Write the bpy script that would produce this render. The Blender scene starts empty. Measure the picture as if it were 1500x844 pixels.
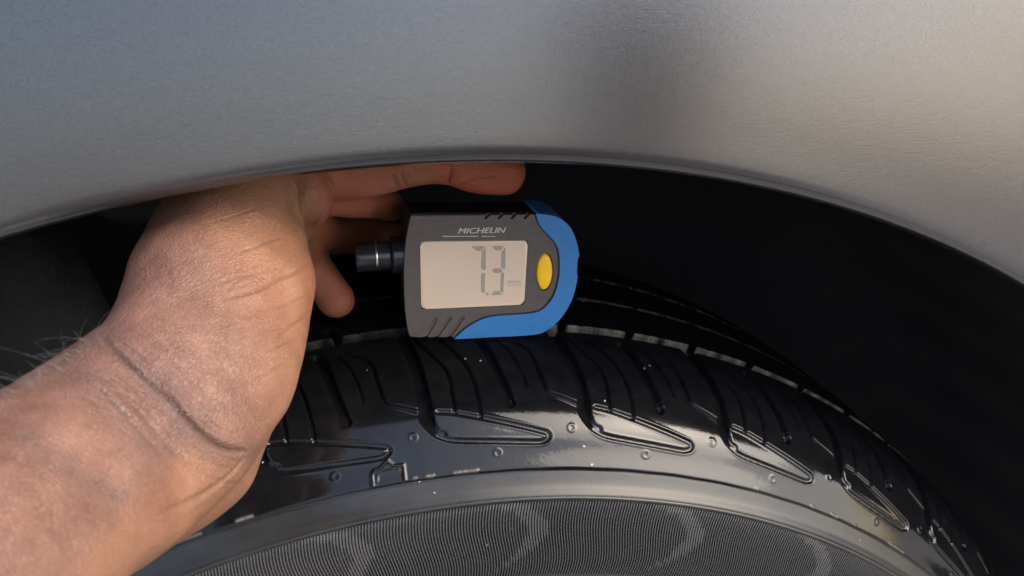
import bpy, bmesh, math, random
import numpy as np
from mathutils import Vector, Matrix
from mathutils.bvhtree import BVHTree
random.seed(4); rng = np.random.default_rng(4)
S = bpy.context.scene
# ------------------------------------------------------------------ camera (origin = wheel centre, x along the car, y into the car, z up)
CAM = np.array([-0.0347, -0.24985, 0.45759]); YAW, PIT, FPX = 0.22219, -0.36545, 1297.1
FWD = np.array([math.sin(YAW)*math.cos(PIT), math.cos(YAW)*math.cos(PIT), math.sin(PIT)])
RGT = np.array([math.cos(YAW), -math.sin(YAW), 0.0]); UP = np.cross(RGT, FWD)
cd = bpy.data.cameras.new('camera'); cam = bpy.data.objects.new('camera', cd); S.collection.objects.link(cam)
cam.matrix_world = Matrix(((RGT[0], UP[0], -FWD[0], CAM[0]), (RGT[1], UP[1], -FWD[1], CAM[1]), (RGT[2], UP[2], -FWD[2], CAM[2]), (0, 0, 0, 1)))
cd.sensor_width = 36; cd.lens = FPX/1500*36; cd.clip_start = .01; cd.clip_end = 3000
cd.dof.use_dof = True; cd.dof.focus_distance = .285; cd.dof.aperture_fstop = 23
S.camera = cam
# ------------------------------------------------------------------ daylight in open shade
SUN_EL, SUN_AZ = 42, -34      # azimuth of the sun, degrees, 0 = +x, counter-clockwise
W = bpy.data.worlds.new('World'); S.world = W; W.use_nodes = True
wn = W.node_tree; bg = wn.nodes['Background']
sky = wn.nodes.new('ShaderNodeTexSky'); sky.sky_type = 'NISHITA'; sky.sun_disc = False
sky.sun_elevation = math.radians(SUN_EL); sky.sun_rotation = math.radians(90-SUN_AZ); sky.dust_density = 3.0; sky.air_density = 1.0
wn.links.new(sky.outputs[0], bg.inputs[0]); bg.inputs[1].default_value = .15
sd = bpy.data.lights.new('sun', 'SUN'); sd.energy = 0.85; sd.angle = math.radians(48); sd.color = (1, .89, .76)
sun = bpy.data.objects.new('sun', sd); S.collection.objects.link(sun)
sv = Vector((math.cos(math.radians(SUN_EL))*math.cos(math.radians(SUN_AZ)), math.cos(math.radians(SUN_EL))*math.sin(math.radians(SUN_AZ)), math.sin(math.radians(SUN_EL))))
sun.rotation_euler = sv.to_track_quat('Z', 'Y').to_euler()
S.view_settings.view_transform = 'Standard'; S.view_settings.look = 'None'; S.view_settings.gamma = 1; S.view_settings.exposure = 1.6
S.render.engine = 'CYCLES'; S.cycles.use_denoising = True; S.cycles.max_bounces = 6

# ------------------------------------------------------------------ helpers
def P(px, py, y):
    """point on the plane y = const seen at photo pixel (px, py)"""
    d = FWD + RGT*(px-750)/FPX + UP*(422-py)/FPX
    return CAM + d*(y-CAM[1])/d[1]
def ray(px, py):
    d = FWD + RGT*(px-750)/FPX + UP*(422-py)/FPX
    return Vector(CAM), Vector(d).normalized()
def mat(name, col=(.5, .5, .5), rough=.5, metal=0, spec=.5, **kw):
    m = bpy.data.materials.new(name); m.use_nodes = True; b = m.node_tree.nodes['Principled BSDF']
    b.inputs['Base Color'].default_value = (*col, 1); b.inputs['Roughness'].default_value = rough
    b.inputs['Metallic'].default_value = metal; b.inputs['Specular IOR Level'].default_value = spec
    for k, v in kw.items(): b.inputs[k.replace('_', ' ')].default_value = v
    return m
class N:
    """tiny node wrapper"""
    def __init__(s, m): s.t = m.node_tree; s.b = s.t.nodes['Principled BSDF']; s.tc = s.t.nodes.new('ShaderNodeTexCoord')
    def new(s, k, **kw):
        n = s.t.nodes.new('ShaderNode'+k)
        for a, v in kw.items(): setattr(n, a, v)
        return n
    def link(s, a, b): s.t.links.new(a, b)
    def noise(s, scale, detail=4, rough=.5, vec=None, dist=0):
        n = s.new('TexNoise'); n.inputs['Scale'].default_value = scale; n.inputs['Detail'].default_value = detail
        n.inputs['Roughness'].default_value = rough; n.inputs['Distortion'].default_value = dist
        s.link(vec or s.tc.outputs['Object'], n.inputs['Vector']); return n.outputs['Fac']
    def mapping(s, scale, rot=(0, 0, 0)):
        n = s.new('Mapping'); n.inputs['Scale'].default_value = scale; n.inputs['Rotation'].default_value = rot
        s.link(s.tc.outputs['Object'], n.inputs['Vector']); return n.outputs[0]
    def ramp(s, fac, stops):
        n = s.new('ValToRGB'); r = n.color_ramp
        while len(r.elements) < len(stops): r.elements.new(.5)
        for e, (p, c) in zip(r.elements, stops):
            e.position = p; e.color = (*c, 1) if isinstance(c, tuple) else (c, c, c, 1)
        s.link(fac, n.inputs[0]); return n.outputs[0]
    def mix(s, fac, a, b, mode='MIX'):
        n = s.new('Mix', data_type='RGBA', blend_type=mode)
        for sock, v in ((n.inputs[0], fac), (n.inputs[6], a), (n.inputs[7], b)):
            if hasattr(v, 'links'): s.link(v, sock)
            else: sock.default_value = v if not isinstance(v, tuple) else (*v, 1)
        return n.outputs[2]
    def math(s, op, a, b=0, c=0):
        n = s.new('Math', operation=op)
        for i, v in enumerate((a, b, c)):
            if hasattr(v, 'links'): s.link(v, n.inputs[i])
            else: n.inputs[i].default_value = v
        return n.outputs[0]
    def attr(s, name): n = s.new('Attribute'); n.attribute_name = name; return n.outputs['Fac']
    def bump(s, h, strength=.3, dist=.001, prev=None):
        n = s.new('Bump'); n.inputs['Strength'].default_value = strength; n.inputs['Distance'].default_value = dist
        s.link(h, n.inputs['Height'])
        if prev: s.link(prev, n.inputs['Normal'])
        s.link(n.outputs[0], s.b.inputs['Normal']); return n.outputs[0]
def mesh_obj(name, verts, faces, m, parent=None, smooth=True, attrs=None):
    me = bpy.data.meshes.new(name)
    verts = np.asarray(verts, dtype=np.float32)
    if isinstance(faces, np.ndarray) and faces.ndim == 2:
        k = faces.shape[1]; n = len(faces)
        me.vertices.add(len(verts)); me.vertices.foreach_set('co', verts.ravel())
        me.loops.add(n*k); me.loops.foreach_set('vertex_index', faces.astype(np.int32).ravel())
        me.polygons.add(n); me.polygons.foreach_set('loop_start', np.arange(0, n*k, k, dtype=np.int32))
        me.update(calc_edges=True); me.validate()
    else:
        me.from_pydata([tuple(map(float, v)) for v in verts], [], [tuple(map(int, f)) for f in faces])
    if smooth: me.polygons.foreach_set('use_smooth', np.ones(len(me.polygons), dtype=bool))
    for k_, v_ in (attrs or {}).items():
        a = me.attributes.new(k_, 'FLOAT', 'POINT'); a.data.foreach_set('value', np.asarray(v_, dtype=np.float32).ravel())
    me.materials.append(m)
    o = bpy.data.objects.new(name, me); S.collection.objects.link(o); o.parent = parent
    return o
def bm_obj(name, bm, m, parent=None, smooth=False):
    bmesh.ops.recalc_face_normals(bm, faces=bm.faces)
    me = bpy.data.meshes.new(name); bm.to_mesh(me); bm.free(); me.materials.append(m)
    if smooth:
        for p in me.polygons: p.use_smooth = True
    o = bpy.data.objects.new(name, me); S.collection.objects.link(o); o.parent = parent
    return o
def sharp_smooth(o, deg=35):
    """smooth shading with sharp edges above an angle"""
    bm = bmesh.new(); bm.from_mesh(o.data)
    for e in bm.edges:
        e.smooth = not (len(e.link_faces) == 2 and e.calc_face_angle(0) > math.radians(deg))
    for f in bm.faces: f.smooth = True
    bm.to_mesh(o.data); bm.free()
def thing(name, label, cat, loc=(0, 0, 0), group=None):
    o = bpy.data.objects.new(name, None); S.collection.objects.link(o); o.location = loc
    o['label'] = label; o['category'] = cat; o.empty_display_size = .02
    if group: o['group'] = group
    return o
def catmull(pts, n=6, closed=True):
    A = np.asarray(pts, float); out = []; L = len(A)
    rngi = range(L) if closed else range(L-1)
    for i in rngi:
        if closed: a, b, c, d = A[i-1], A[i], A[(i+1) % L], A[(i+2) % L]
        else: a, b, c, d = A[max(i-1, 0)], A[i], A[i+1], A[min(i+2, L-1)]
        for k in range(n):
            t = k/n
            out.append(.5*(2*b+(c-a)*t+(2*a-5*b+4*c-d)*t*t+(3*b-a-3*c+d)*t**3))
    if not closed: out.append(A[-1])
    return np.array(out)
def fillet(pts, rad, n=6):
    """round the corners of a closed polygon; rad a number or one per corner"""
    A = [np.array(p, float) for p in pts]; L = len(A); out = []
    for i in range(L):
        r = rad[i] if hasattr(rad, '__len__') else rad
        a, b, c = A[i-1], A[i], A[(i+1) % L]
        if r <= 0: out.append(b); continue
        u = (a-b)/np.linalg.norm(a-b); v = (c-b)/np.linalg.norm(c-b)
        d = min(r, .48*np.linalg.norm(a-b), .48*np.linalg.norm(c-b))
        for k in range(n+1):
            t = k/n; out.append((1-t)**2*(b+u*d) + 2*t*(1-t)*b + t*t*(b+v*d))
    return np.array(out)
def smooth01(x): x = np.clip(x, 0, 1); return x*x*(3-2*x)

# ------------------------------------------------------------------ materials
def m_paint():
    m = mat('satin_metallic_paint', (.20, .205, .212), .3, .85); n = N(m)
    v1 = n.noise(3000, 2, .6); v2 = n.noise(420, 3, .6); st = n.noise(1, 3, .6, n.mapping((260, 900, 1300)))
    col = n.mix(n.ramp(v1, [(.32, 0.0), (.68, 1.0)]), (.080, .078, .081), (.122, .119, .121))
    n.link(col, n.b.inputs['Base Color'])
    rr = n.math('ADD', n.math('MULTIPLY', v1, .10), .16); n.link(rr, n.b.inputs['Roughness'])
    h = n.math('ADD', n.math('MULTIPLY', v1, .25), n.math('ADD', n.math('MULTIPLY', v2, .07), n.math('MULTIPLY', st, .09)))
    n.bump(h, .22, .0004); return m
def m_tyre():
    m = mat('dressed_black_rubber', (.012, .012, .013), .16, 0, .55); n = N(m)
    dirt = n.attr('dust'); matte = n.attr('matte'); tr = n.attr('tread')
    blot = n.noise(38, 5, .6); fine = n.noise(900, 3, .6); mid = n.noise(170, 4, .65)
    c0 = n.mix(n.ramp(mid, [(.35, 0.0), (.75, 1.0)]), (.004, .0042, .0052), (.008, .0080, .0085))
    grey = n.mix(n.ramp(blot, [(.35, 0.0), (.7, 1.0)]), (.012, .012, .0125), (.028, .027, .025))
    c1 = n.mix(matte, c0, grey)
    dc = n.mix(n.ramp(n.noise(700, 4, .7), [(.3, 0.0), (.7, 1.0)]), (.10, .085, .068), (.30, .265, .22))
    c2 = n.mix(dirt, c1, dc)
    # loose grains of grit
    vo = n.new('TexVoronoi'); vo.inputs['Scale'].default_value = 210; n.link(n.tc.outputs['Object'], vo.inputs['Vector'])
    sp = n.math('LESS_THAN', vo.outputs['Distance'], .085)
    pick = n.math('GREATER_THAN', n.noise(75, 2, .5), .64)
    spk = n.math('MULTIPLY', sp, pick)
    c3 = n.mix(n.math('MULTIPLY', spk, .8), c2, (.42, .40, .36))
    n.link(c3, n.b.inputs['Base Color'])
    r = n.math('ADD', n.math('MULTIPLY', n.ramp(blot, [(.3, 0.0), (.75, 1.0)]), .07), n.math('ADD', n.math('MULTIPLY', matte, .20), .055))
    r = n.math('ADD', r, n.math('MULTIPLY', dirt, .5)); r = n.math('ADD', r, n.math('MULTIPLY', tr, .22)); n.link(n.math('SUBTRACT', .35, n.math('MULTIPLY', tr, .32)), n.b.inputs['Specular IOR Level'])
    n.link(r, n.b.inputs['Roughness'])
    h = n.math('ADD', n.math('MULTIPLY', fine, .25), n.math('MULTIPLY', mid, .8))
    n.bump(h, .13, .0004); return m
def m_skin():
    m = mat('skin', (.5, .3, .2), .46, 0, .4); n = N(m)
    palm = n.attr('palm'); cre = n.attr('crease'); red = n.attr('red')
    a = n.mix(n.ramp(n.noise(85, 6, .68), [(.36, 0.0), (.66, 1.0)]), (.112, .050, .033), (.205, .104, .073))
    b = n.mix(n.ramp(n.noise(70, 5, .6), [(.3, 0.0), (.75, 1.0)]), (.165, .070, .036), (.265, .128, .068))
    c = n.mix(palm, a, b)
    c = n.mix(n.math('MULTIPLY', n.attr('tan'), n.ramp(n.noise(160, 4, .65), [(.3, .40), (.75, .72)])), c, (.085, .052, .044))
    c = n.mix(n.math('MULTIPLY', red, .85), c, (.30, .062, .027))
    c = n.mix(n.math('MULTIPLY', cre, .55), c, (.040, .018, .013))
    pores = n.ramp(n.noise(1500, 2, .5), [(.35, 0.0), (.65, 1.0)])
    c = n.mix(n.math('MULTIPLY', pores, .10), c, (.36, .22, .17))
    n.link(c, n.b.inputs['Base Color'])
    n.b.inputs['Subsurface Weight'].default_value = .12; n.b.inputs['Subsurface Radius'].default_value = (1, .35, .18); n.b.inputs['Subsurface Scale'].default_value = .004
    vo = n.new('TexVoronoi', feature='DISTANCE_TO_EDGE'); vo.inputs['Scale'].default_value = 980
    wv = n.new('TexNoise'); wv.inputs['Scale'].default_value = 90; n.link(n.tc.outputs['Object'], wv.inputs['Vector'])
    mp = n.new('VectorMath', operation='MULTIPLY_ADD'); n.link(wv.outputs['Color'], mp.inputs[0]); mp.inputs[1].default_value = (.004, .004, .004); n.link(n.mapping((1, 1, 1.7), (0, .6, 0)), mp.inputs[2])
    n.link(mp.outputs[0], vo.inputs['Vector'])
    cells = n.ramp(vo.outputs['Distance'], [(0, 0.0), (.22, 1.0)])
    h = n.math('ADD', n.math('MULTIPLY', cells, .6), n.math('ADD', n.math('MULTIPLY', n.noise(380, 4, .6), .9), n.math('MULTIPLY', n.noise(1400, 2, .6), .3)))
    n.bump(h, .62, .00036)
    n.link(n.math('ADD', n.math('MULTIPLY', n.noise(260, 3, .6), .24), .30), n.b.inputs['Roughness'])
    return m
def m_grain(name, lo, hi, rough, scale=900, bump=.15, dist=.0003, metal=0, spec=.5):
    m = mat(name, lo, rough, metal, spec); n = N(m)
    f = n.noise(scale, 3, .6); n.link(n.mix(n.ramp(n.noise(scale*.13, 4, .6), [(.3, 0.0), (.7, 1.0)]), lo, hi), n.b.inputs['Base Color'])
    n.bump(f, bump, dist); return m
M_PAINT, M_TYRE, M_SKIN = m_paint(), m_tyre(), m_skin()
M_HOUSE = m_grain('dark_taupe_plastic', (.078, .063, .056), (.094, .078, .069), .55, 2500, .12, .0002)
M_BACK = m_grain('black_plastic', (.008, .008, .009), (.012, .012, .013), .45, 2500, .1, .0002)  # black that paints in the shade on the gauge's sides and seam
M_BLUE = m_grain('blue_rubber', (.030, .165, .400), (.036, .185, .440), .42, 2500, .1, .0002)
M_YEL = m_grain('yellow_rubber', (.95, .52, .006), (.98, .57, .010), .42, 2000, .06, .0002)
M_LCD = m_grain('lcd_glass', (.68, .52, .39), (.72, .55, .41), .18, 60, .0, .0001)
M_SEG = m_grain('lcd_segment', (.34, .30, .235), (.37, .33, .26), .34, 60, .0, .0001)
M_SEG2 = m_grain('lcd_faint_segment', (.50, .40, .29), (.52, .42, .30), .34, 60, .0, .0001)
M_PRINT = m_grain('white_print', (.42, .40, .36), (.55, .52, .47), .5, 1500, .0, .0001)
M_STEEL = m_grain('brushed_steel', (.30, .30, .31), (.45, .45, .46), .3, 900, .1, .0002, 1)
M_BRASS = m_grain('pale_brass', (.72, .66, .50), (.80, .74, .58), .3, 900, .05, .0002, 1)
M_GLOSS = m_grain('gloss_black_metal', (.02, .02, .023), (.03, .03, .034), .24, 1200, .06, .0002, .2)
M_LINER = m_grain('wheel_arch_liner_plastic', (.010, .010, .011), (.016, .016, .017), .75, 60, .4, .002, 0, .25)
M_FELT = m_grain('black_felt', (.016, .016, .017), (.034, .034, .035), .95, 240, .8, .002, 0, .15)
M_GROUND = m_grain('concrete_paving', (.33, .31, .28), (.40, .375, .34), .9, 6, .3, .004)
M_WALL = m_grain('grey_render', (.30, .32, .37), (.36, .38, .43), .9, 12, .3, .003)
M_CLOTH = m_grain('navy_cotton', (.020, .024, .036), (.030, .035, .050), .9, 300, .4, .001)
M_HAIR = mat('arm_hair', (.20, .19, .19), .35)

# ------------------------------------------------------------------ the ground
g = mesh_obj('ground', [(-400, -400, -.322), (400, -400, -.322), (400, 400, -.322), (-400, 400, -.322)], [(0, 1, 2, 3)], M_GROUND, smooth=False)
g['kind'] = 'structure'; g['label'] = 'pale concrete paving the car stands on'

def box(x0, x1, y0, y1, z0, z1):
    bm = bmesh.new(); v = [bm.verts.new((x, y, z)) for x in (x0, x1) for y in (y0, y1) for z in (z0, z1)]
    for f in ((0, 1, 3, 2), (4, 6, 7, 5), (0, 4, 5, 1), (2, 3, 7, 6), (0, 2, 6, 4), (1, 5, 7, 3)): bm.faces.new([v[i] for i in f])
    return bm
hw = bm_obj('yard_wall', box(-20, -7.0, -4.4, -4.15, -.5, 2.6), M_WALL); hw['kind'] = 'structure'; hw['label'] = 'grey rendered wall across the yard'  # unseen wall, added to be reflected in the wing

# ------------------------------------------------------------------ the car: front wing, wheel arch liner, wheel
car = thing('car', 'dark silver car showing its wheel arch and glossy black tyre', 'car', (0, 0, 0))

# wing: swept round the arch.  cross-section (radius, y) from inside flange out and up the panel
AC = (-.008, .0138); AR = .3924
def wing():
    prof = [(.0030, -.0150), (.0012, -.0185), (.0002, -.0215), (.0001, -.0250), (.0005, -.0276), (.0012, -.0293), (.0022, -.0301), (.0034, -.0303), (.0055, -.0301), (.0080, -.0298), (.011, -.0294)]
    r = .016
    while r < .62:
        q = r-.011
        y = -.0294 + .120*q + .10*q*q          # leans out a touch, then tucks back
        prof.append((r, min(y, .25))); r += .004 if r < .1 else .012
    prof = np.array(prof); th = np.radians(np.linspace(-88, 88, 420))
    T, R = np.meshgrid(th, np.arange(len(prof)), indexing='ij')
    rad = AR + prof[:, 0][R.astype(int)]
    # right-hand run of the arch drops away a little straighter, as on the car
    edge = .0035*smooth01((np.degrees(T)-28)/16)
    fade = np.exp(-prof[:, 0][R.astype(int)]/.05)
    rad = rad + edge*fade*-1.0
    X = AC[0]+rad*np.sin(T); Z = AC[1]+rad*np.cos(T)
    Y = prof[:, 1][R.astype(int)].copy()
    q = np.clip(prof[:, 0][R.astype(int)]-.011, 0, 1); on = smooth01(q/.05)
    # body curvature along the car
    Y = Y + on*(.10*(X-.02)**2*np.sign(X-.02)*-1*.0 + .05*(X-.03)**2)
    V = np.stack([X, Y, Z], -1).reshape(-1, 3); n = len(prof)
    i = np.arange(len(th)-1)[:, None]*n+np.arange(n-1)[None]
    F = np.stack([i, i+1, i+n+1, i+n], -1).reshape(-1, 4)
    o = mesh_obj('front_wing', V, F, M_PAINT, car)
    so = o.modifiers.new('thickness', 'SOLIDIFY'); so.thickness = .0009; so.offset = 0
    return o
front_wing = wing()

def liner():
    th = np.radians(np.linspace(-100, 100, 120)); prof = [(.3938, -.0165), (.3990, -.004), (.405, .01), (.408, .06), (.410, .20), (.400, .26), (.34, .275), (.20, .28), (.10, .28)]
    V = []; n = len(prof)
    for k, t in enumerate(th):
        for (r, y) in prof:
            rr = r + .0015*math.sin(t*46)*(y > .03 and r > .39)
            V.append((rr*math.sin(t)-.008, y, rr*math.cos(t)+.0138))
    i = np.arange(len(th)-1)[:, None]*n+np.arange(n-1)[None]
    o = mesh_obj('wheel_arch_liner', V, np.stack([i, i+n, i+n+1, i+1], -1).reshape(-1, 4), M_LINER, car)
    return o
liner()
def felt_panel():
    # felt splash panel low at the left of the arch, its rolled edge curving down
    edge = catmull([P(-30, 330, .10), P(55, 362, .10), P(105, 425, .10), P(150, 500, .10), P(185, 580, .10), P(200, 660, .10)], 8, False)
    V = []; b = np.linspace(0, 1, 26)
    for e in edge:
        for v in b:
            roll = 1-(1-min(v/.12, 1))**2
            V.append(e + np.array((-.30*v, .022-.022*roll+.004*math.sin(v*30+e[2]*40), -.02*v)))
    n = len(b); i = np.arange(len(edge)-1)[:, None]*n+np.arange(n-1)[None]
    o = mesh_obj('splash_panel', V, np.stack([i, i+n, i+n+1, i+1], -1).reshape(-1, 4), M_FELT, car)
    so = o.modifiers.new('thickness', 'SOLIDIFY'); so.thickness = .003
    edge = catmull([P(90, 300, .12), P(130, 338, .12), P(180, 352, .12), P(225, 345, .12), P(290, 350, .12)], 8, False); V = []
    for e in edge:
        for v in b:
            roll = 1-(1-min(v/.2, 1))**2
            V.append(e + np.array((0, .02-.02*roll+.003*math.sin(v*9+e[0]*90), .07*v)))
    i = np.arange(len(edge)-1)[:, None]*n+np.arange(n-1)[None]
    mesh_obj('liner_fold', V, np.stack([i, i+n, i+n+1, i+1], -1).reshape(-1, 4), M_FELT, car)
felt_panel()

# tyre
CT = [(.004,.205),(-.001,.215),(-.006,.228),(-.0095,.245),(-.0105,.262),(-.0095,.275),(-.0068,.286),(-.0030,.2905),(.0002,.2950),(.0035,.2995),(.0079,.3060),(.0130,.3115),(.0190,.3160),(.0270,.3195),(.0370,.3220),(.0480,.3236),(.0600,.3246),(.0780,.3252),(.0960,.3254),(.1140,.3252),(.1320,.3246),(.1440,.3236),(.1550,.3220),(.1650,.3195),(.1730,.3160),(.1790,.3115),(.1840,.3060),(.1890,.2990),(.1950,.286),(.199,.265),(.198,.245),(.193,.228),(.188,.215),(.183,.205)]
TP = catmull(CT, 12, False); TS = np.r_[0, np.cumsum(np.hypot(*np.diff(TP, axis=0).T))]*1000     # mm along the profile
TT = np.gradient(TP, axis=0); TT /= np.linalg.norm(TT, axis=1)[:, None]; TNy, TNr = -TT[:, 1], TT[:, 0]    # outward normal
PITCH = 360/35; ELB = -.4
LINES = [ # (points (deg from elbow, s mm), half width mm, depth mm, wall mm)
 ([(.35,108.6),(.0,109.3),(-.30,111.5),(-.50,115.5),(-.52,122),(-.62,132),(-.72,140),(-.95,150),(-1.15,158)], 1.65, 2.5, .8),
 ([(.0,108.6),(.9,106.6),(3.0,105.3),(6.2,104.2),(6.95,104.7),(7.2,105.8),(7.1,107.2),(6.7,107.9),(4.55,110.9),(2.9,113.3),(1.3,115.7),(.3,116.7)], .42, .60, .6),
 ([(1.3,115.5),(1.25,122),(1.2,133),(.55,142),(-.2,152),(-.4,158)], .28, 1.5, .4),
 ([(2.9,113.8),(2.88,120),(2.63,132),(2.1,142),(1.2,153)], .28, 1.5, .4),
 ([(4.9,118.0),(4.83,119.5),(4.7,122.6),(4.37,132.5),(4.1,143),(3.85,149.6),(3.6,152)], 1.25, 2.3, .7),
 ([(9.5,117.4),(8.6,119.6),(7.65,121.8),(7.3,124.6),(7.1,133),(6.8,144),(5.3,151)], .32, 1.4, .4),
 ([(6.1,124),(5.9,133),(5.5,143),(4.9,150)], .22, 1.0, .3),
]
CIRC = [(3.75, 101.2, 1.25), (8.78, 109.0, 1.25)]
MARK = [(-4.78,95.2),(-4.72,99.3),(-4.55,100.5),(-4.2,100.9),(-3.66,102.9),(-3.3,100.9),(-2.72,100.7),(-2.75,95.2)]
def seg_dist(u, s, pts, r):
    k = math.radians(1)*r; d = np.full(u.shape, 1e9)
    for (a, b), (c, e) in zip(pts[:-1], pts[1:]):
        ax, ay, bx, by = a*k, b, c*k, e; dx, dy = bx-ax, by-ay; L = dx*dx+dy*dy
        t = np.clip(((u-ax)*dx+(s-ay)*dy)/L, 0, 1); d = np.minimum(d, np.hypot(u-ax-t*dx, s-ay-t*dy))
    return d
FL = [(.3, 2.1, .7), (-1.5, -.8, .8), (-2.3, -1.9, .7), (22.3, 22.9, .5), (27.5, 28.1, .7), (29.6, 30.4, .9), (32, 32.3, .6), (-13.4, -12.2, .8), (-17, -15.4, .6), (-20, -18.6, .5), (36, 38, .5)]
def flash_at(TH):
    f = np.zeros(TH.shape)
    for a, b, k in FL: f = np.maximum(f, k*smooth01((TH-a)/.12)*smooth01((b-TH)/.12))
    return f
def tyre_height(TH, SS):
    """relief in mm (negative = cut) and dust"""
    h = np.zeros(TH.shape); dust = np.zeros(TH.shape)
    rel = (TH-ELB) % PITCH
    for off in (-PITCH, 0):                     # each pitch also feels its neighbour
        q = rel+off
        R = np.where(SS > 116, 318., 306.)
        u = q*math.radians(1)*310.
        for pts, w, dep, wall in LINES:
            smooth_pts = [tuple(v) for v in catmull(pts, 4, False)]
            d = seg_dist(u, SS, smooth_pts, 310.)
            wid = w*(.45+.55*smooth01((SS-107)/9)) if w > 1.5 else w
            dep_ = dep*(.22+.78*smooth01((SS-108)/10)) if w > 1.5 else dep
            cut = -dep_*smooth01((wid+wall-d)/wall)
            if dep < 1.5:  # moulded line: a small lip either side
                cut = cut + .10*np.exp(-((d-wid-wall-.25)/.3)**2)
            h = np.where(cut > .004, np.where(h < 0, h, np.maximum(h, cut)), np.where(cut < -.004, np.minimum(h, cut), h))
        for (a, b, rr) in CIRC:
            d = np.abs(np.hypot(u-a*math.radians(1)*310, SS-b)-rr)
            h = h + .17*np.exp(-(d/.32)**2)*(q < PITCH+1)*(q > -1)
    u = TH*math.radians(1)*300
    d = seg_dist(u, SS, MARK, 300.); h = h + .55*np.exp(-(d/.42)**2)*(SS > 95)
    d = seg_dist(u, SS, [(-4.5, 96.8), (-4.4, 99.4), (-3.6, 99.6), (-3.0, 99.2)], 300.); h += .3*np.exp(-(d/.5)**2)*(SS > 95.5)
    # proud outer sidewall with torn flash at its lower edge
    burr = .35*np.sin(TH*9.1)+.25*np.sin(TH*23.7+1)
    h = h + .5*smooth01((SS-94.6-.06*np.sin(TH*1.7))/1.0)*(1-smooth01((SS-104)/14))
    flash = flash_at(TH)*(.6+.4*np.sin(TH*31)*np.sin(TH*47+2))
    h = h + .5*flash*np.exp(-((SS-95.9)/.40)**2); 
    # ring line above the serrated band
    h = h + .55*np.exp(-((SS-85.3)/.55)**2) - .25*smooth01((84.6-SS)/.6)*smooth01((SS-56.5)/.8)
    h = h + .6*np.exp(-((SS-56.0)/.6)**2)
    # circumferential grooves
    for (a, b, dep) in ((157.7, 164.0, 7.0), (192.6, 196.6, 7.0), (225.5, 231.5, 7.0), (262, 268, 7.0)):
        g_ = smooth01((SS-a)/.45)*smooth01((b-SS)/.45); h = np.where(g_ > 0, np.minimum(h, -dep*g_), h)
    # lateral cuts across the centre ribs every half pitch
    half = ((TH - 4.66 + .10*(SS-164)) % (PITCH/2)); half = np.minimum(half, PITCH/2-half)*math.radians(1)*324
    cut = -4.0*smooth01((1.5+.4-half)/.4)*smooth01((SS-158)/.4)*smooth01((172.5-SS)/2.0)
    h = np.where(cut < -.004, np.minimum(h, cut), h)
    half = ((TH - 2.2 + .12*(SS-196)) % (PITCH/2)); half = np.minimum(half, PITCH/2-half)*math.radians(1)*324
    cut = -3.0*smooth01((.5+.4-half)/.4)*smooth01((SS-164)/.4)*smooth01((226-SS)/2.0)
    h = np.where(cut < -.004, np.minimum(h, cut), h)
    return h
wheel = bpy.data.objects.new('wheel', None); S.collection.objects.link(wheel); wheel.parent = car
def tyre():
    s = np.r_[np.arange(0, 52, 4), np.arange(54, 92, .6), np.arange(92, 150, .33), np.arange(150, 157.2, .6), 157.5, 157.65, 157.8, 157.95, 158.15, 158.6, np.arange(159.2, 163.2, .7), 163.45, 163.6, 163.75, 163.9, 164.05, 164.3,
              np.arange(165, 192, 1.0), 192.5, 192.75, 193, 193.5, 194.5, 195.6, 196.1, 196.3, 196.5, 196.7, 197, np.arange(198, 225, 1.1), 225.4, 225.7, 226, 227, 229, 230.7, 231, 231.2, 231.4, 231.6, 232, np.arange(233, 262, 1.6), 262, 262.3, 262.6, 267.3, 267.7, 268, 268.5, np.arange(270, TS[-1], 4.0)]
    th = np.r_[np.arange(-180, -44, 2.0), np.arange(-43, 63, .085), np.arange(64, 180.1, 2.0)]
    TH, SS = np.meshgrid(th, s, indexing='ij')
    H = np.zeros(TH.shape)
    vis = (th > -44) & (th < 63.5); H[vis] = tyre_height(TH[vis], SS[vis])
    py = np.interp(s, TS, TP[:, 0]); pr = np.interp(s, TS, TP[:, 1]); ny = np.interp(s, TS, TNy); nr = np.interp(s, TS, TNr)
    L = np.hypot(ny, nr); ny /= L; nr /= L
    Y = py+ny*H*1e-3; R = pr+nr*H*1e-3; t = np.radians(TH)
    V = np.stack([R*np.sin(t), Y, R*np.cos(t)], -1).reshape(-1, 3); n = len(s)
    i = np.arange(len(th)-1)[:, None]*n+np.arange(n-1)[None]
    F = np.stack([i, i+1, i+n+1, i+n], -1).reshape(-1, 4)
    matte = np.broadcast_to((1-smooth01((s-93.5)/1.6))*1.0, TH.shape)
    dust = np.zeros(TH.shape)
    for (a, b, k) in ((163.35, 164.1, .95), (196.0, 196.7, .45), (230.9, 231.6, .9)):
        dust = np.maximum(dust, k*((SS > a) & (SS < b)))
    dust = dust*(.25+.75*smooth01((TH-4)/5))
    dust *= (.42+.34*np.sin(TH*1.3+1)*np.sin(TH*3.7)+.2*np.sin(TH*11.3)*np.sin(TH*7.1+SS*3))*(1-smooth01((TH-36)/14)*.6)
    dust = np.where(SS > 220, dust*((np.sin(TH*1.9)+np.sin(TH*4.3+1)) > .1), dust)
    flash = flash_at(TH)*np.exp(-((SS-95.9)/.45)**2)
    dust = np.maximum(dust, .75*flash)
    tread = np.broadcast_to(smooth01((s-118)/9), TH.shape)
    return mesh_obj('tyre', V, F, M_TYRE, wheel, True, dict(matte=matte, dust=dust, tread=tread))
tyre()
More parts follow.
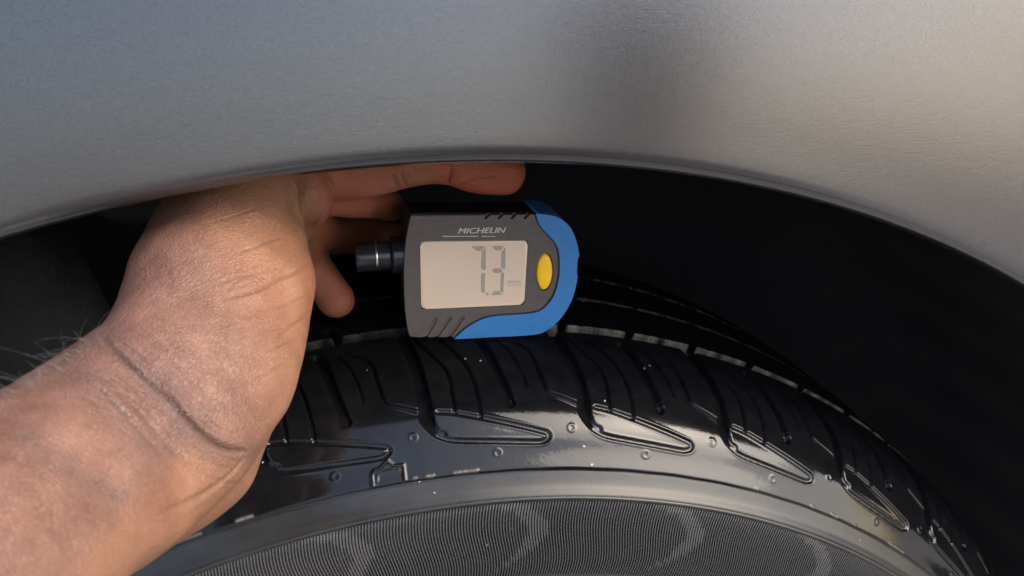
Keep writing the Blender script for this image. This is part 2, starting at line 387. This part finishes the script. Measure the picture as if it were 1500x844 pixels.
def serrations():
    """fine raised ribs of the matt sidewall band; broad where the crescent bars cross"""
    V = []; F = []; att = []
    s = np.linspace(57.2, 84.3, 16)
    py = np.interp(s, TS, TP[:, 0]); pr = np.interp(s, TS, TP[:, 1]); ny = np.interp(s, TS, TNy); nr = np.interp(s, TS, TNr)
    cs = np.array([57.2, 61.8, 65.0, 68.3, 72.9, 76.8, 81.2, 84.5])
    ci = np.array([2.2, 3.3, 4.1, 4.6, 5.2, 5.1, 4.0, 2.1]); co = np.array([1.8, 3.7, 4.9, 5.7, 6.6, 6.75, 5.8, 4.5])
    pit = .205; nn = int(74/pit)
    for k in range(nn):
        t0 = -33+k*pit
        tt = t0 + .24*np.sin((s-57)/27*math.pi*1.7+.6)
        rel = (tt) % 12.1
        inside = (rel > np.interp(s, cs, ci)) & (rel < np.interp(s, cs, co))
        b = len(V)
        for j in range(len(s)):
            wv = pit*(.43 if inside[j] else .27); hh = .00008 if False else (.00042 if inside[j] else .00036)
            for (dt, e) in ((-wv, -.0003), (-wv*.62, hh), (wv*.62, hh), (wv, -.0003)):
                t = math.radians(tt[j]+dt); R = pr[j]+nr[j]*e
                V.append((R*math.sin(t), py[j]+ny[j]*e, R*math.cos(t))); att.append(1.0 if inside[j] else 0.0)
        for j in range(len(s)-1):
            a = b+j*4
            for q in range(3): F.append((a+q, a+q+1, a+q+5, a+q+4))
        F.append((b, b+3, b+2, b+1)); a = b+(len(s)-1)*4; F.append((a, a+1, a+2, a+3))
    m = m_grain('matt_rubber_ribs', (.040, .040, .041), (.062, .060, .058), .36, 60, .1, .0004); n = N(m)
    old = n.b.inputs['Base Color'].links[0].from_socket
    n.link(n.mix(n.math('MULTIPLY', n.attr('bar'), .3), old, (.085, .083, .078)), n.b.inputs['Base Color'])
    o = mesh_obj('sidewall_ribs', V, F, m, wheel, False, dict(bar=att)); o['kind'] = 'stuff'
serrations()

# ------------------------------------------------------------------ the tread depth gauge
GY = .0455
GO = P(715, 494, GY)         # foot of the gauge on the tread
gauge = thing('tread_depth_gauge', 'grey and blue digital gauge reading 7.3 mm, standing on the tyre tread', 'tyre gauge', tuple(GO))
def G(px, py): q = P(px, py, GY); return (q[0]-GO[0], q[2]-GO[2])
def GP(L): return [G(*q) for q in L]
def prism(poly, y0, y1, bev=0, seg=3, back_bev=0):
    """closed outline (x,z) extruded from y0 (front) to y1, front edge bevelled"""
    bm = bmesh.new(); f = [bm.verts.new((x, y0, z)) for x, z in poly]; b = [bm.verts.new((x, y1, z)) for x, z in poly]
    bm.faces.new(f); bm.faces.new(list(reversed(b))); n = len(poly)
    for i in range(n): bm.faces.new((f[(i+1) % n], f[i], b[i], b[(i+1) % n]))
    if bev:
        bm.edges.ensure_lookup_table()
        es = [e for e in bm.edges if all(v in set(f) for v in e.verts)]
        bmesh.ops.bevel(bm, geom=es, offset=bev, segments=seg, profile=.6, affect='EDGES', clamp_overlap=True)
    return bm
def boolean(o, cutters, op='DIFFERENCE'):
    for c in cutters:
        c.parent = o.parent
        md = o.modifiers.new('b', 'BOOLEAN'); md.object = c; md.operation = op; md.solver = 'EXACT'
    bpy.context.view_layer.update()
    dg = bpy.context.evaluated_depsgraph_get(); me = bpy.data.meshes.new_from_object(o.evaluated_get(dg))
    o.modifiers.clear(); o.data = me
    for c in cutters: bpy.data.objects.remove(c, do_unlink=True)
YF, YB = 0.0, .0185; YP = .0030
left = [(602.5,315.5),(597,340),(593,373),(592,412),(593.5,450),(597,480),(601,494)]
outer_face = left + [(668,493.5),(720,490.5),(778.5,487.5),(800,480.5),(821,461.5),(837,433),(845,395),(845,366),(835,337),(818,321),(800,316),(785,314.5)]
oL = catmull(GP(left), 5, False); oR = catmull(GP(outer_face[6:]), 5, False)
outline = np.vstack([oL, oR[1:]])
housing = bm_obj('housing', prism(outline, YF, YP, .0007, 2), M_HOUSE, gauge)
def slot_poly(a, b, w, n=6):
    a, b = np.array(G(*a)), np.array(G(*b)); t = (b-a)/np.linalg.norm(b-a); nn = np.array((-t[1], t[0])); out = []
    for k in range(n+1):
        an = math.pi*k/n; out.append(b+w*(nn*math.cos(an)+t*math.sin(an)))
    for k in range(n+1):
        an = math.pi*k/n; out.append(a+w*(-nn*math.cos(an)-t*math.sin(an)))
    return out
scr_poly = fillet(GP([(614.5,353),(774,351.5),(768.5,447),(616,454)]), .0016, 6)
cut = [bm_obj('cut', prism(scr_poly, -.002, .0016), M_BACK)]
for a, b in (((622,498),(639.3,467.3)), ((637,497.5),(659.2,466.6)), ((657,496),(678.2,465.4))):
    cut.append(bm_obj('cut', prism(slot_poly(a, b, .00062), -.002, .0007), M_BACK))
for x in (713.5, 733, 752, 771):
    cut.append(bm_obj('cut', prism(slot_poly((x-2, 319.5), (x+6.5, 311), .00050), -.002, .0022), M_BACK))
yel_c = (797.6, 398.5)
cut.append(bm_obj('cut', prism([G(yel_c[0]+13.0*math.cos(a)+.04*27*math.sin(a), yel_c[1]-28.2*math.sin(a)) for a in np.linspace(0, 2*math.pi, 33)[:-1]], -.002, .0010), M_BACK))
boolean(housing, cut); sharp_smooth(housing, 30)
# raised ribs in the slots
for a, b in (((624,491.5),(639.3,467.8)), ((639.5,491.5),(659.2,467)), ((659.5,490),(678.2,465.8))):
    r = bm_obj('grip_rib', prism(slot_poly(a, b, .00030), .00025, .0009, .0001, 1), M_HOUSE, gauge)
# blue bumper: C-shaped shell round the end, standing a little proud
inner = [(668,493),(676,485.5),(686,477.5),(707,466.5),(729,462),(760,460),(782,457.5),(796,451),(810.5,433),(818,408),(819.5,385),(817.5,366),(812,354),(803,344),(791,330.5),(786,318),(785,313)]
outer = [(785,312.3),(800,313.8),(819,319),(836.5,335.5),(846.6,365.5),(846.8,395.5),(838.6,434),(822.5,463.3),(801,482.6),(778.8,489.8),(720,493),(664,496)]
bump_poly = np.vstack([catmull(GP(inner), 5, False), catmull(GP(outer), 5, False)])
bump_poly = bump_poly[np.r_[True, np.linalg.norm(np.diff(bump_poly, axis=0), axis=1) > 1e-5]]
bumper = bm_obj('bumper', prism(bump_poly, -.0007, YB+.0004, .0011, 4), M_BLUE, gauge)
nick = bm_obj('cut', prism(GP([(846.2,376),(852,374),(852,410),(845.2,407),(844.2,392)]), -.004, .0045), M_BLUE)
boolean(bumper, [nick]); sharp_smooth(bumper, 40)
# seam of shadow between the blue and the grey, painted as a thin black strip
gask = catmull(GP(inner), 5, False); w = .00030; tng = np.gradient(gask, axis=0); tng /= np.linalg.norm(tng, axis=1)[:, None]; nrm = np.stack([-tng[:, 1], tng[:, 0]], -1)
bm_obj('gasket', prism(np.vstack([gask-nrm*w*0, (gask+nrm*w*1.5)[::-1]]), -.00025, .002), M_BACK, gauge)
# button
def dome(name, cx, cy, rx, ry, tilt, m, h):
    V = []; F = []; K = 40; rings = [(1.0, 0), (.985, .35), (.93, .65), (.8, .82), (.5, .95), (.2, 1.0)]
    for (k, z) in rings:
        for a in np.linspace(0, 2*math.pi, K+1)[:-1]:
            x, zz = G(cx+rx*k*math.cos(a)+tilt*ry*k*math.sin(a), cy-ry*k*math.sin(a)); V.append((x, .0009-z*h, zz))
    for r in range(len(rings)-1):
        for k in range(K): F.append((r*K+k, r*K+(k+1) % K, (r+1)*K+(k+1) % K, (r+1)*K+k))
    F.append([(len(rings)-1)*K+k for k in range(K)])
    return mesh_obj(name, V, F, m, gauge)
dome('button', yel_c[0], yel_c[1], 11.8, 26.6, .04, M_YEL, .0018)
# screen: glass block with rolled edge, print under it
screen = bm_obj('screen', prism(fillet(GP([(615.3,354),(773,352.5),(767.7,446),(616.8,453)]), .0015, 6), -.0002, .0015, .0011, 5), M_LCD, gauge); sharp_smooth(screen, 60)
SEG7 = [[(690,360.6),(710,360),(706,367.3),(697.8,367.4)], [(711.5,361.8),(711.4,394),(709,396),(704.3,392.5),(705.4,368.6)],
        [(710.6,399.5),(710,430.5),(704.4,426.4),(704.3,402),(707,399.4)]]
SEG3 = [[(720,360),(738.4,360),(733.4,366.8),(725.6,366.8)], [(740.6,361.8),(739.8,393),(737.6,394.4),(733.6,391.6),(734.2,368.8)],
        [(720,396.2),(724,392.8),(732.6,392.6),(736.2,396.2),(732.2,399.8),(724,399.8)], [(738.4,399.6),(737,430),(732.4,425.8),(733.4,400.8),(735.4,398.4)],
        [(718.4,432.2),(724,426.4),(731,425.8),(735.6,431.8)]]
for poly in SEG7+SEG3:
    bm_obj('digit_segment', prism(fillet(GP(poly), .00008, 2), -.00026, .0001), M_SEG, screen)
bm_obj('decimal_point', prism(GP([(711.8,428.4),(715.4,428.2),(715.2,432.2),(711.6,432.4)]), -.00026, .0001), M_SEG, screen)
for k in range(2):
    bx = 744.5+k*10
    for seg in ([(0,419.5),(0,412),(3.6,412),(3.6,419.5)], [(3.6,412),(7.2,412),(7.2,419.5)]):
        pts = [G(bx+a, b) for a, b in seg]; w = .00014; bm = bmesh.new()
        for (x0, z0), (x1, z1) in zip(pts[:-1], pts[1:]):
            d = np.array((x1-x0, z1-z0)); d /= np.linalg.norm(d); nn = np.array((-d[1], d[0]))*w; e = d*w
            vs = [bm.verts.new((q[0], -.00027, q[1])) for q in ((x0-e[0]+nn[0], z0-e[1]+nn[1]), (x1+e[0]+nn[0], z1+e[1]+nn[1]), (x1+e[0]-nn[0], z1+e[1]-nn[1]), (x0-e[0]-nn[0], z0-e[1]-nn[1]))]
            bm.faces.new(vs)
        ob = bm_obj('unit_letter', bm, M_SEG2, screen)
# printed name and the thin line of print under it
def text(body, px, py, h_px, w_px, name, m, shear=.3, off=0, ext=.00003):
    c = bpy.data.curves.new(name, 'FONT'); c.body = body; c.size = 1; c.shear = shear; c.offset = off; c.extrude = 0; c.fill_mode = 'FRONT'
    t = bpy.data.objects.new(name, c); S.collection.objects.link(t)
    dg = bpy.context.evaluated_depsgraph_get(); me = bpy.data.meshes.new_from_object(t.evaluated_get(dg)); bpy.data.objects.remove(t, do_unlink=True)
    co = np.array([v.co for v in me.vertices]); lo, hi = co.min(0), co.max(0)
    for v in me.vertices:
        fx = (v.co.x-lo[0])/(hi[0]-lo[0]); fz = (v.co.y-lo[1])/(hi[1]-lo[1])
        x, z = G(px+w_px*fx, py-h_px*fz-1.2*fx); v.co = (x, -.00004-ext, z)
    me.materials.clear(); me.materials.append(m); o = bpy.data.objects.new(name, me); S.collection.objects.link(o); o.parent = gauge
    return o
text('MICHELIN', 670.5, 342.2, 8.0, 70.5, 'brand_lettering', M_PRINT, .3, 0)
text('MICHELIN', 671.1, 342.3, 8.0, 70.5, 'brand_lettering', M_PRINT, .3, 0, .00006)
bm = bmesh.new(); x = 648.0
while x < 726:
    wd = random.uniform(1.2, 3.0) if x > 668 else 4.0
    if not (x > 700 and random.random() < .25):
        vs = [bm.verts.new((q[0], -.00006, q[1])) for q in (G(x, 347.0), G(x+wd, 346.9), G(x+wd, 345.6), G(x, 345.7))]; bm.faces.new(vs)
    x += wd+(.7 if x > 668 else -.05)
bm_obj('small_print', bm, M_PRINT, gauge)
# probe collar on the left end
def lathe_x(name, prof, cy, cz, m, parent, K=48, caps=True):
    V = []; F = []
    for (x, r) in prof:
        for a in np.linspace(0, 2*math.pi, K+1)[:-1]: V.append((x, cy+r*math.cos(a), cz+r*math.sin(a)))
    for j in range(len(prof)-1):
        for k in range(K): F.append((j*K+k, j*K+(k+1) % K, (j+1)*K+(k+1) % K, (j+1)*K+k))
    F.append([k for k in range(K)][::-1]); F.append([(len(prof)-1)*K+k for k in range(K)])
    o = mesh_obj(name, V, F, m, parent, False); sharp_smooth(o, 40); return o
cx0 = G(523, 391); cz = cx0[1]; X = lambda px: G(px, 391)[0]; mm = (G(578, 391)[0]-cx0[0])/55
lathe_x('probe_collar', [(X(523), 19*mm), (X(524.2), 21.5*mm), (X(526), 22*mm), (X(553), 22*mm), (X(553.4), 20*mm)], .010, cz, M_GLOSS, gauge)
lathe_x('collar_ring', [(X(553), 20*mm), (X(553.2), 22.6*mm), (X(554.4), 23*mm), (X(555.6), 22.6*mm), (X(556), 20*mm)], .010, cz, M_BRASS, gauge)
lathe_x('probe_socket', [(X(555.8), 20*mm), (X(556.5), 22.6*mm), (X(574), 22.8*mm), (X(576), 21*mm), (X(577), 27*mm), (X(579), 29*mm), (X(597), 30*mm)], .010, cz, M_GLOSS, gauge)
0 and lathe_x('probe_tip', [(X(508), 5*mm), (X(509), 6*mm), (X(523.5), 6*mm)], .010, cz, M_STEEL, gauge, 24)
# rear shell of the gauge, its black standing for shade, a little smaller than the face
rear = np.array(outline); cen = rear.mean(0); rear = cen+(rear-cen)*np.array((.992, .992))
bm_obj('rear_shell', prism(rear, YP-.0001, YB-.0002, 0), M_BACK, gauge)

# ------------------------------------------------------------------ the person: forearm, hand and fingers as one skin
def ring_loft(rings, cap=True):
    """rings: list of (centre, wvec, dvec) -> verts, faces"""
    V = []; F = []; K = 36
    for c, wv, dv in rings:
        for a in np.linspace(0, 2*math.pi, K+1)[:-1]:
            ca, sa = math.cos(a), math.sin(a); k = (abs(ca)**2.3+abs(sa)**2.3)**(-1/2.3)
            V.append(c+wv*ca*k+dv*sa*k)
    for j in range(len(rings)-1):
        for k in range(K): F.append((j*K+k, j*K+(k+1) % K, (j+1)*K+(k+1) % K, (j+1)*K+k))
    n = len(rings); F.append([k for k in range(K)][::-1]); F.append([(n-1)*K+k for k in range(K)])
    return V, F
def section(L, R, yc, dep, tilt=0):
    a, b = P(*L, yc), P(*R, yc); c = (a+b)/2; wv = (a-b)/2
    view = c-CAM; view /= np.linalg.norm(view); wu = wv/np.linalg.norm(wv)
    d = view-wu*np.dot(view, wu); d /= np.linalg.norm(d)
    return c, wv, d*dep
def interp_rings(rings, n=5):
    A = np.array([np.r_[c, w, d] for c, w, d in rings]); A = catmull(A, n, False)
    return [(q[:3], q[3:6], q[6:9]) for q in A]
def tube(pts):
    """pts: (px, py, y, radius mm) -> rings; round section with closed rounded ends"""
    C = np.array([[*P(a, b, y), r*1e-3] for a, b, y, r in pts]); C = catmull(C, 6, False)
    T = np.gradient(C[:, :3], axis=0); T /= np.linalg.norm(T, axis=1)[:, None]; rings = []
    up = np.array((0, 1, .2))
    def fr(i, c, r):
        u = np.cross(T[i], up); u /= np.linalg.norm(u); v = np.cross(u, T[i]); return (c, u*r, v*r)
    for k in (4, 3, 2, 1):
        a = k*math.pi/2/4.3; rings.append(fr(0, C[0, :3]-T[0]*C[0, 3]*math.sin(a), C[0, 3]*math.cos(a)))
    for i in range(len(C)): rings.append(fr(i, C[i, :3], C[i, 3]))
    for k in (1, 2, 3, 4):
        a = k*math.pi/2/4.3; rings.append(fr(-1, C[-1, :3]+T[-1]*C[-1, 3]*math.sin(a), C[-1, 3]*math.cos(a)))
    return rings
def ellipsoid(px, py, y, rx, ry, rz, K=24):
    c = P(px, py, y); V = []; F = []
    for i in range(K+1):
        t = math.pi*i/K
        for k in range(K):
            a = 2*math.pi*k/K; V.append(c+RGT*rx*1e-3*math.sin(t)*math.cos(a)+UP*ry*1e-3*math.cos(t)+FWD*rz*1e-3*math.sin(t)*math.sin(a))
    for i in range(K):
        for k in range(K): F.append((i*K+k, i*K+(k+1) % K, (i+1)*K+(k+1) % K, (i+1)*K+k))
    return V, F
def build_hand():
    parts = []
    main = [section((136,492),(300,724),-.060,.026), section((149,478),(352,680),-.053,.026), section((162,458),(387,630),-.046,.027),
            section((174,430),(420,580),-.036,.029), section((184,400),(440,515),-.024,.031), section((194,368),(453,455),-.012,.033),
            section((212,335),(459,405),-.001,.034), section((233,302),(449,352),.010,.034), section((262,258),(440,300),.020,.033),
            section((310,200),(452,258),.028,.030), section((370,170),(470,240),.034,.022)]
    c0, w0, d0 = section((80,538),(240,770),-.074,.027); c1, w1, d1 = section((0,584),(172,815),-.088,.027)
    dirv = (c1-c0)/np.linalg.norm(c1-c0); dirv = dirv+np.array((0, -.28, -.10)); dirv /= np.linalg.norm(dirv)
    far = [(c1+dirv*.24, w1*1.35, d1*1.45), (c1+dirv*.16, w1*1.32, d1*1.4), (c1+dirv*.08, w1*1.18, d1*1.2), (c1+dirv*.03, w1*1.06, d1*1.06)]
    parts.append(ring_loft(interp_rings(far+[(c1, w1, d1), (c0, w0, d0)]+main)))
    # ball of the thumb showing below the heel of the hand
    parts.append(ring_loft(tube([(100,790,-.064,14),(190,742,-.056,13.5),(262,705,-.044,13),(305,675,-.035,12.5),(332,640,-.028,10.5),(360,590,-.022,10)])))
    # fleshy edge of the palm
    parts.append(ellipsoid_(ellipsoid(350, 440, -.012, 19, 29, 16)))
    # little-finger pad and finger roots
    parts.append(ring_loft(tube([(425,262,.024,9),(446,282,.026,8.6),(452,300,.028,7.2),(450,318,.031,5.2)])))
    parts.append(ring_loft(tube([(395,205,.030,11),(440,262,.040,9.5),(500,285,.046,7.6),(545,294,.068,6.6),(572,302,.084,6.0)])))
    # the finger laid along the top of the gauge
    parts.append(ring_loft(tube([(420,225,.030,11),(478,246,.036,9.6),(530,248,.040,9.2),(580,242,.044,8.5),(625,235,.047,8.0),(660,238,.050,7.7),(700,247,.052,8.6),(738,252,.054,8.2)])))
    # fingers curled behind the probe
    parts.append(ring_loft(tube([(410,300,.034,12),(462,335,.076,9),(520,340,.104,8.6),(570,348,.112,8),(630,360,.110,8)])))
    # thumb coming up from below
    parts.append(ring_loft(tube([(405,320,.035,12),(428,352,.060,9),(454,384,.070,7.4),(478,418,.068,6.8),(493,440,.065,7.0)])))
    bm = bmesh.new()
    for V, F in parts:
        vs = [bm.verts.new(tuple(map(float, v))) for v in V]
        for f in F:
            try: bm.faces.new([vs[i] for i in f])
            except ValueError: pass
    bmesh.ops.recalc_face_normals(bm, faces=bm.faces)
    o = bm_obj('body', bm, M_SKIN)
    r = o.modifiers.new('r', 'REMESH'); r.mode = 'VOXEL'; r.voxel_size = .00085; r.use_smooth_shade = True
    s = o.modifiers.new('s', 'SMOOTH'); s.factor = .5; s.iterations = 30
    su = o.modifiers.new('u', 'SUBSURF'); su.levels = 1; su.render_levels = 1
    dg = bpy.context.evaluated_depsgraph_get(); me = bpy.data.meshes.new_from_object(o.evaluated_get(dg)); o.modifiers.clear(); o.data = me
    return o
def ellipsoid_(vf): return vf
person = thing('person', 'bare forearm and hand of a person reaching under the wing edge and steadying the gauge', 'person', tuple(P(150, 650, -.06)))
hand = build_hand(); hand.name = 'body'
hm = hand.data; hm.polygons.foreach_set('use_smooth', np.ones(len(hm.polygons), dtype=bool))
if not hm.materials: hm.materials.append(M_SKIN)
nv = len(hm.vertices); co = np.empty(nv*3, np.float32); hm.vertices.foreach_get('co', co); co = co.reshape(-1, 3).astype(float)
no = np.empty(nv*3, np.float32); hm.vertex_normals.foreach_get('vector', no); no = no.reshape(-1, 3)
def project(V):
    d = V-CAM; z = d@FWD; return 750+FPX*(d@RGT)/z, 422-FPX*(d@UP)/z, z
hx, hy, hz = project(co); facing = ((CAM-co)*no).sum(1)/np.linalg.norm(CAM-co, axis=1)
bvh = BVHTree.FromObject(hand, bpy.context.evaluated_depsgraph_get())
def on_skin(pts):
    out = []
    for q in catmull(np.array(pts, float), 6, False):
        o_, d_ = ray(*q); h = bvh.ray_cast(o_, d_)
        if h[0] is not None: out.append(np.array(h[0]))
    return np.array(out)
disp = np.zeros(nv); crease = np.zeros(nv)
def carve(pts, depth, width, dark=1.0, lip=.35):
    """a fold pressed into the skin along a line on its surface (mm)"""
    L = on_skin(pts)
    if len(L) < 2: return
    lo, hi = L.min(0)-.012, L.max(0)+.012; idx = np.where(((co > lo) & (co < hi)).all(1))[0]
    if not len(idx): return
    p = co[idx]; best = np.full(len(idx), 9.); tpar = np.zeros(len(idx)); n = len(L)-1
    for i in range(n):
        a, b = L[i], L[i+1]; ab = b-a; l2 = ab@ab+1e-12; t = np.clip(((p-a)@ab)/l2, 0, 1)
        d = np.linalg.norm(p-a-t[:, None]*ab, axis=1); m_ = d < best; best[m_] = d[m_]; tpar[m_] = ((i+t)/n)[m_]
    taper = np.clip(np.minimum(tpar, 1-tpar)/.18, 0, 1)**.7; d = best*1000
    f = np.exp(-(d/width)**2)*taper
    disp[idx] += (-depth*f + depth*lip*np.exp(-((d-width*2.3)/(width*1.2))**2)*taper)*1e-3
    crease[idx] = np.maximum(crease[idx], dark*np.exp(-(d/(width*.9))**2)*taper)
W1 = [(149,492),(178,521),(211,550),(240,579),(269,612),(305,645),(335,660),(364,664)]
W2 = [(109,548),(145,566),(175,594),(204,626),(233,659)]
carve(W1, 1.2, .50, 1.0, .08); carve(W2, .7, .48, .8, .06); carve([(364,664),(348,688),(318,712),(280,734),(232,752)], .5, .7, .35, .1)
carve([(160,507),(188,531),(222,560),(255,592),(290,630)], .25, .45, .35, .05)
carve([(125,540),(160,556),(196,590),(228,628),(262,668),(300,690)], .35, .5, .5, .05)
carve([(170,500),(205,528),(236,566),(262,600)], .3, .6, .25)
def shifted(pts, k, wob, a=0, b=1):
    A = catmull(np.array(pts, float), 6, False); n = len(A); A = A[int(a*n):max(int(b*n), int(a*n)+3)]
    T = np.gradient(A, axis=0); T /= np.linalg.norm(T, axis=1)[:, None]+1e-9; Nn = np.stack([T[:, 1], -T[:, 0]], -1)
    ph = rng.uniform(0, 6.3)
    return A+Nn*(k+wob*np.sin(np.linspace(0, 5, len(A))+ph))[:, None]
for k in range(48):
    a = rng.uniform(0, .6); carve(shifted(W1, rng.uniform(-46, 52), 3, a, a+rng.uniform(.25, .5)), rng.uniform(.06, .15), rng.uniform(.32, .42), .3, .03)
for k in range(24):
    a = rng.uniform(0, .5); carve(shifted(W2, rng.uniform(-30, 24), 3, a, a+rng.uniform(.3, .5)), rng.uniform(.06, .14), .38, .3, .03)
palm_lines = [([(323,440),(348,434),(372,428),(391,420),(409,409),(434,400),(450,388)], .55, .55, .8), ([(345,372),(372,363),(397,352),(422,345)], .35, .5, .55),
 ([(323,414),(360,404),(397,409)], .3, .5, .5), ([(330,430),(350,410),(385,398),(420,392)], .25, .45, .4), ([(405,496),(425,480),(447,466)], .4, .5, .55),
 ([(360,460),(400,452),(436,440),(455,428)], .25, .45, .45), ([(385,520),(412,507),(436,497)], .3, .5, .45), ([(300,330),(340,318),(390,300)], .2, .5, .3),
 ([(398,410),(420,388),(430,372)], .25, .4, .4), ([(340,500),(380,492),(420,478)], .18, .45, .3), ([(365,560),(392,548),(412,535)], .22, .45, .35), ([(335,470),(330,500),(336,540)], .14, .5, .2)]
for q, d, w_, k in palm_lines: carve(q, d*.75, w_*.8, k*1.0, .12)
for k in range(80):
    x, y_ = rng.uniform(290, 440), rng.uniform(330, 590); l = rng.uniform(14, 38); sl = rng.uniform(-.5, .05) if rng.random() < .75 else rng.uniform(1.0, 2.5)
    n_ = math.hypot(1, sl); carve([(x, y_), (x+l*.5/n_, y_+l*.5*sl/n_+rng.uniform(-2, 2)), (x+l/n_, y_+l*sl/n_)], rng.uniform(.03, .09), .38, .2, .1)
carve([(426,268),(430,285),(433,302),(440,318),(444,332)], 1.0, .8, .75); carve([(442,285),(452,278),(464,270)], .3, .5, .5)
carve([(478,264),(486,280),(481,300),(468,318),(452,338)], .5, .5, .6)
for q, d in (([(578,255),(583,270),(588,288)], .5), ([(590,252),(595,266),(598,280)], .4), ([(664,246),(661,258),(655,270)], 1.1), ([(670,272),(700,262),(730,258)], .05)): carve(q, d, .55, .8)
for k in range(14):
    x, y_ = rng.uniform(285, 400), rng.uniform(285, 430); carve([(x, y_), (x+rng.uniform(-3, 9), y_+rng.uniform(3, 9))], .12, .5, .12, .2)
# broad hollows and fullness of the flesh
from mathutils import noise as mn
sub = np.arange(nv)
disp += np.array([mn.noise(Vector(co[i])*70)*.00050+mn.noise(Vector(co[i])*190)*.00013 for i in range(nv)])
def dimple(px, py, r, dep):
    h = bvh.ray_cast(*ray(px, py))
    if h[0] is not None:
        d2 = ((co-np.array(h[0]))**2).sum(1); disp[:] -= dep*1e-3*np.exp(-d2/(r*1e-3)**2)
dimple(150, 715, 7, .9); dimple(275, 600, 7, -.9); dimple(185, 560, 8, .8); dimple(345, 520, 12, -1.0); dimple(415, 425, 6, .6); dimple(255, 430, 9, .8); dimple(300, 370, 8, -.6)
co2 = co+no*disp[:, None]
hm.vertices.foreach_set('co', co2.astype(np.float32).ravel()); hm.update()
palm = smooth01((hx-250-.25*(hy-400))/150)*smooth01((hz-.17)/.05); lo_ = smooth01((hx-150-(760-hy)*.9)/60)*.8; k_ = smooth01((hy-600)/80); palm = palm*(1-k_)+lo_*k_
tan = np.zeros(nv)  # darker brown-grey tone along the wrist folds and lower forearm
for L_, w_ in ((W1, 26), (W2, 30), ([(40,640),(110,690),(170,720)], 18)):
    A_ = catmull(np.array(L_, float), 4, False)
    for q in A_: tan = np.maximum(tan, np.exp(-((hx-q[0])**2+(hy-q[1])**2)/(w_*w_)))
red = smooth01((hx-438)/45)*(.6+.4*(hx > 640))+0
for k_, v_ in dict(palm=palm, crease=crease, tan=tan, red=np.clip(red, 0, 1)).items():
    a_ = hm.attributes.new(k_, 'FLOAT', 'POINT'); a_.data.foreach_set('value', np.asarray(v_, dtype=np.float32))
hand.parent = person; hand.matrix_parent_inverse = Matrix.Translation(-Vector(person.location))
# hairs on the back edge of the forearm
def hairs():
    V = []; F = []
    for k in range(70):
        t = rng.uniform(0, 1); px = -20+t*175+rng.normal(0, 6); py = 592-.63*(px+8)+ (px > 100)*0 + rng.uniform(2, 16)
        o_, d_ = ray(px, py); h = bvh.ray_cast(o_, d_)
        if h[0] is None: continue
        p = np.array(h[0]); nn = np.array(h[1]); d = RGT*rng.uniform(-1.1, .1)+UP*rng.uniform(.0, .8)-FWD*rng.uniform(-.2, .5)+nn*.35; d /= np.linalg.norm(d)
        curl = RGT*rng.uniform(.2, 1.5)*rng.choice((-1, 1, 1))-UP*rng.uniform(0, .9); Lh = rng.uniform(.004, .010); n = 9; b = len(V)
        for j in range(n+1):
            s_ = j/n; r = .000032*(1-.75*s_); q = p+d*Lh*s_+curl*Lh*.8*s_*s_
            for a in range(3): V.append(q+(RGT*math.cos(a*2.094)+UP*math.sin(a*2.094))*r)
        for j in range(n):
            for a in range(3): F.append((b+j*3+a, b+j*3+(a+1) % 3, b+j*3+3+(a+1) % 3, b+j*3+3+a))
    o = mesh_obj('arm_hair', V, F, M_HAIR, person); o.matrix_parent_inverse = Matrix.Translation(-Vector(person.location)); o['kind'] = 'stuff'
hairs()

# the rest of the crouching person, behind the camera (reflected softly in the wing)
def skin_chain(name, pts, edges, m, parent):
    me = bpy.data.meshes.new(name); me.from_pydata([p[:3] for p in pts], edges, []); me.materials.append(m)
    o = bpy.data.objects.new(name, me); S.collection.objects.link(o)
    o.modifiers.new('s', 'SKIN'); sv_ = me.skin_vertices[0].data
    for v, p in zip(sv_, pts): v.radius = (p[3], p[3])
    sv_[0].use_root = True; sb = o.modifiers.new('u', 'SUBSURF'); sb.levels = sb.render_levels = 2
    dg = bpy.context.evaluated_depsgraph_get(); me2 = bpy.data.meshes.new_from_object(o.evaluated_get(dg)); o.modifiers.clear(); o.data = me2
    for p in me2.polygons: p.use_smooth = True
    o.parent = parent; o.matrix_parent_inverse = Matrix.Translation(-Vector(parent.location)); return o
skin_chain('shirt', [(.24, -1.0, .0, .15), (.26, -.94, .16, .16), (.29, -.86, .28, .12), (.06, -.80, .25, .075), (-.16, -.66, .22, .05), (-.34, -.42, .24, .042), (.42, -.78, .27, .075), (.40, -.58, .24, .052), (.24, -.42, .34, .040)],
           [(0, 1), (1, 2), (2, 3), (3, 4), (4, 5), (2, 6), (6, 7), (7, 8)], M_CLOTH, person)
skin_chain('trousers', [(.24, -.98, -.06, .16), (.42, -.84, -.06, .10), (.46, -.62, .12, .066), (.46, -.70, -.08, .055), (.46, -.76, -.28, .045), (.06, -.84, -.08, .10), (.0, -.66, -.10, .07), (.0, -.84, -.28, .05)],
           [(0, 1), (1, 2), (2, 3), (3, 4), (0, 5), (5, 6), (6, 7)], M_CLOTH, person)
skin_chain('head', [(.30, -.82, .35, .055), (.325, -.77, .41, .062), (.345, -.72, .46, .085), (.345, -.72, .52, .080)], [(0, 1), (1, 2), (2, 3)], M_SKIN, person)
skin_chain('hair', [(.345, -.74, .49, .10), (.345, -.72, .55, .125), (.345, -.70, .60, .09)], [(0, 1), (1, 2)], M_CLOTH, person)
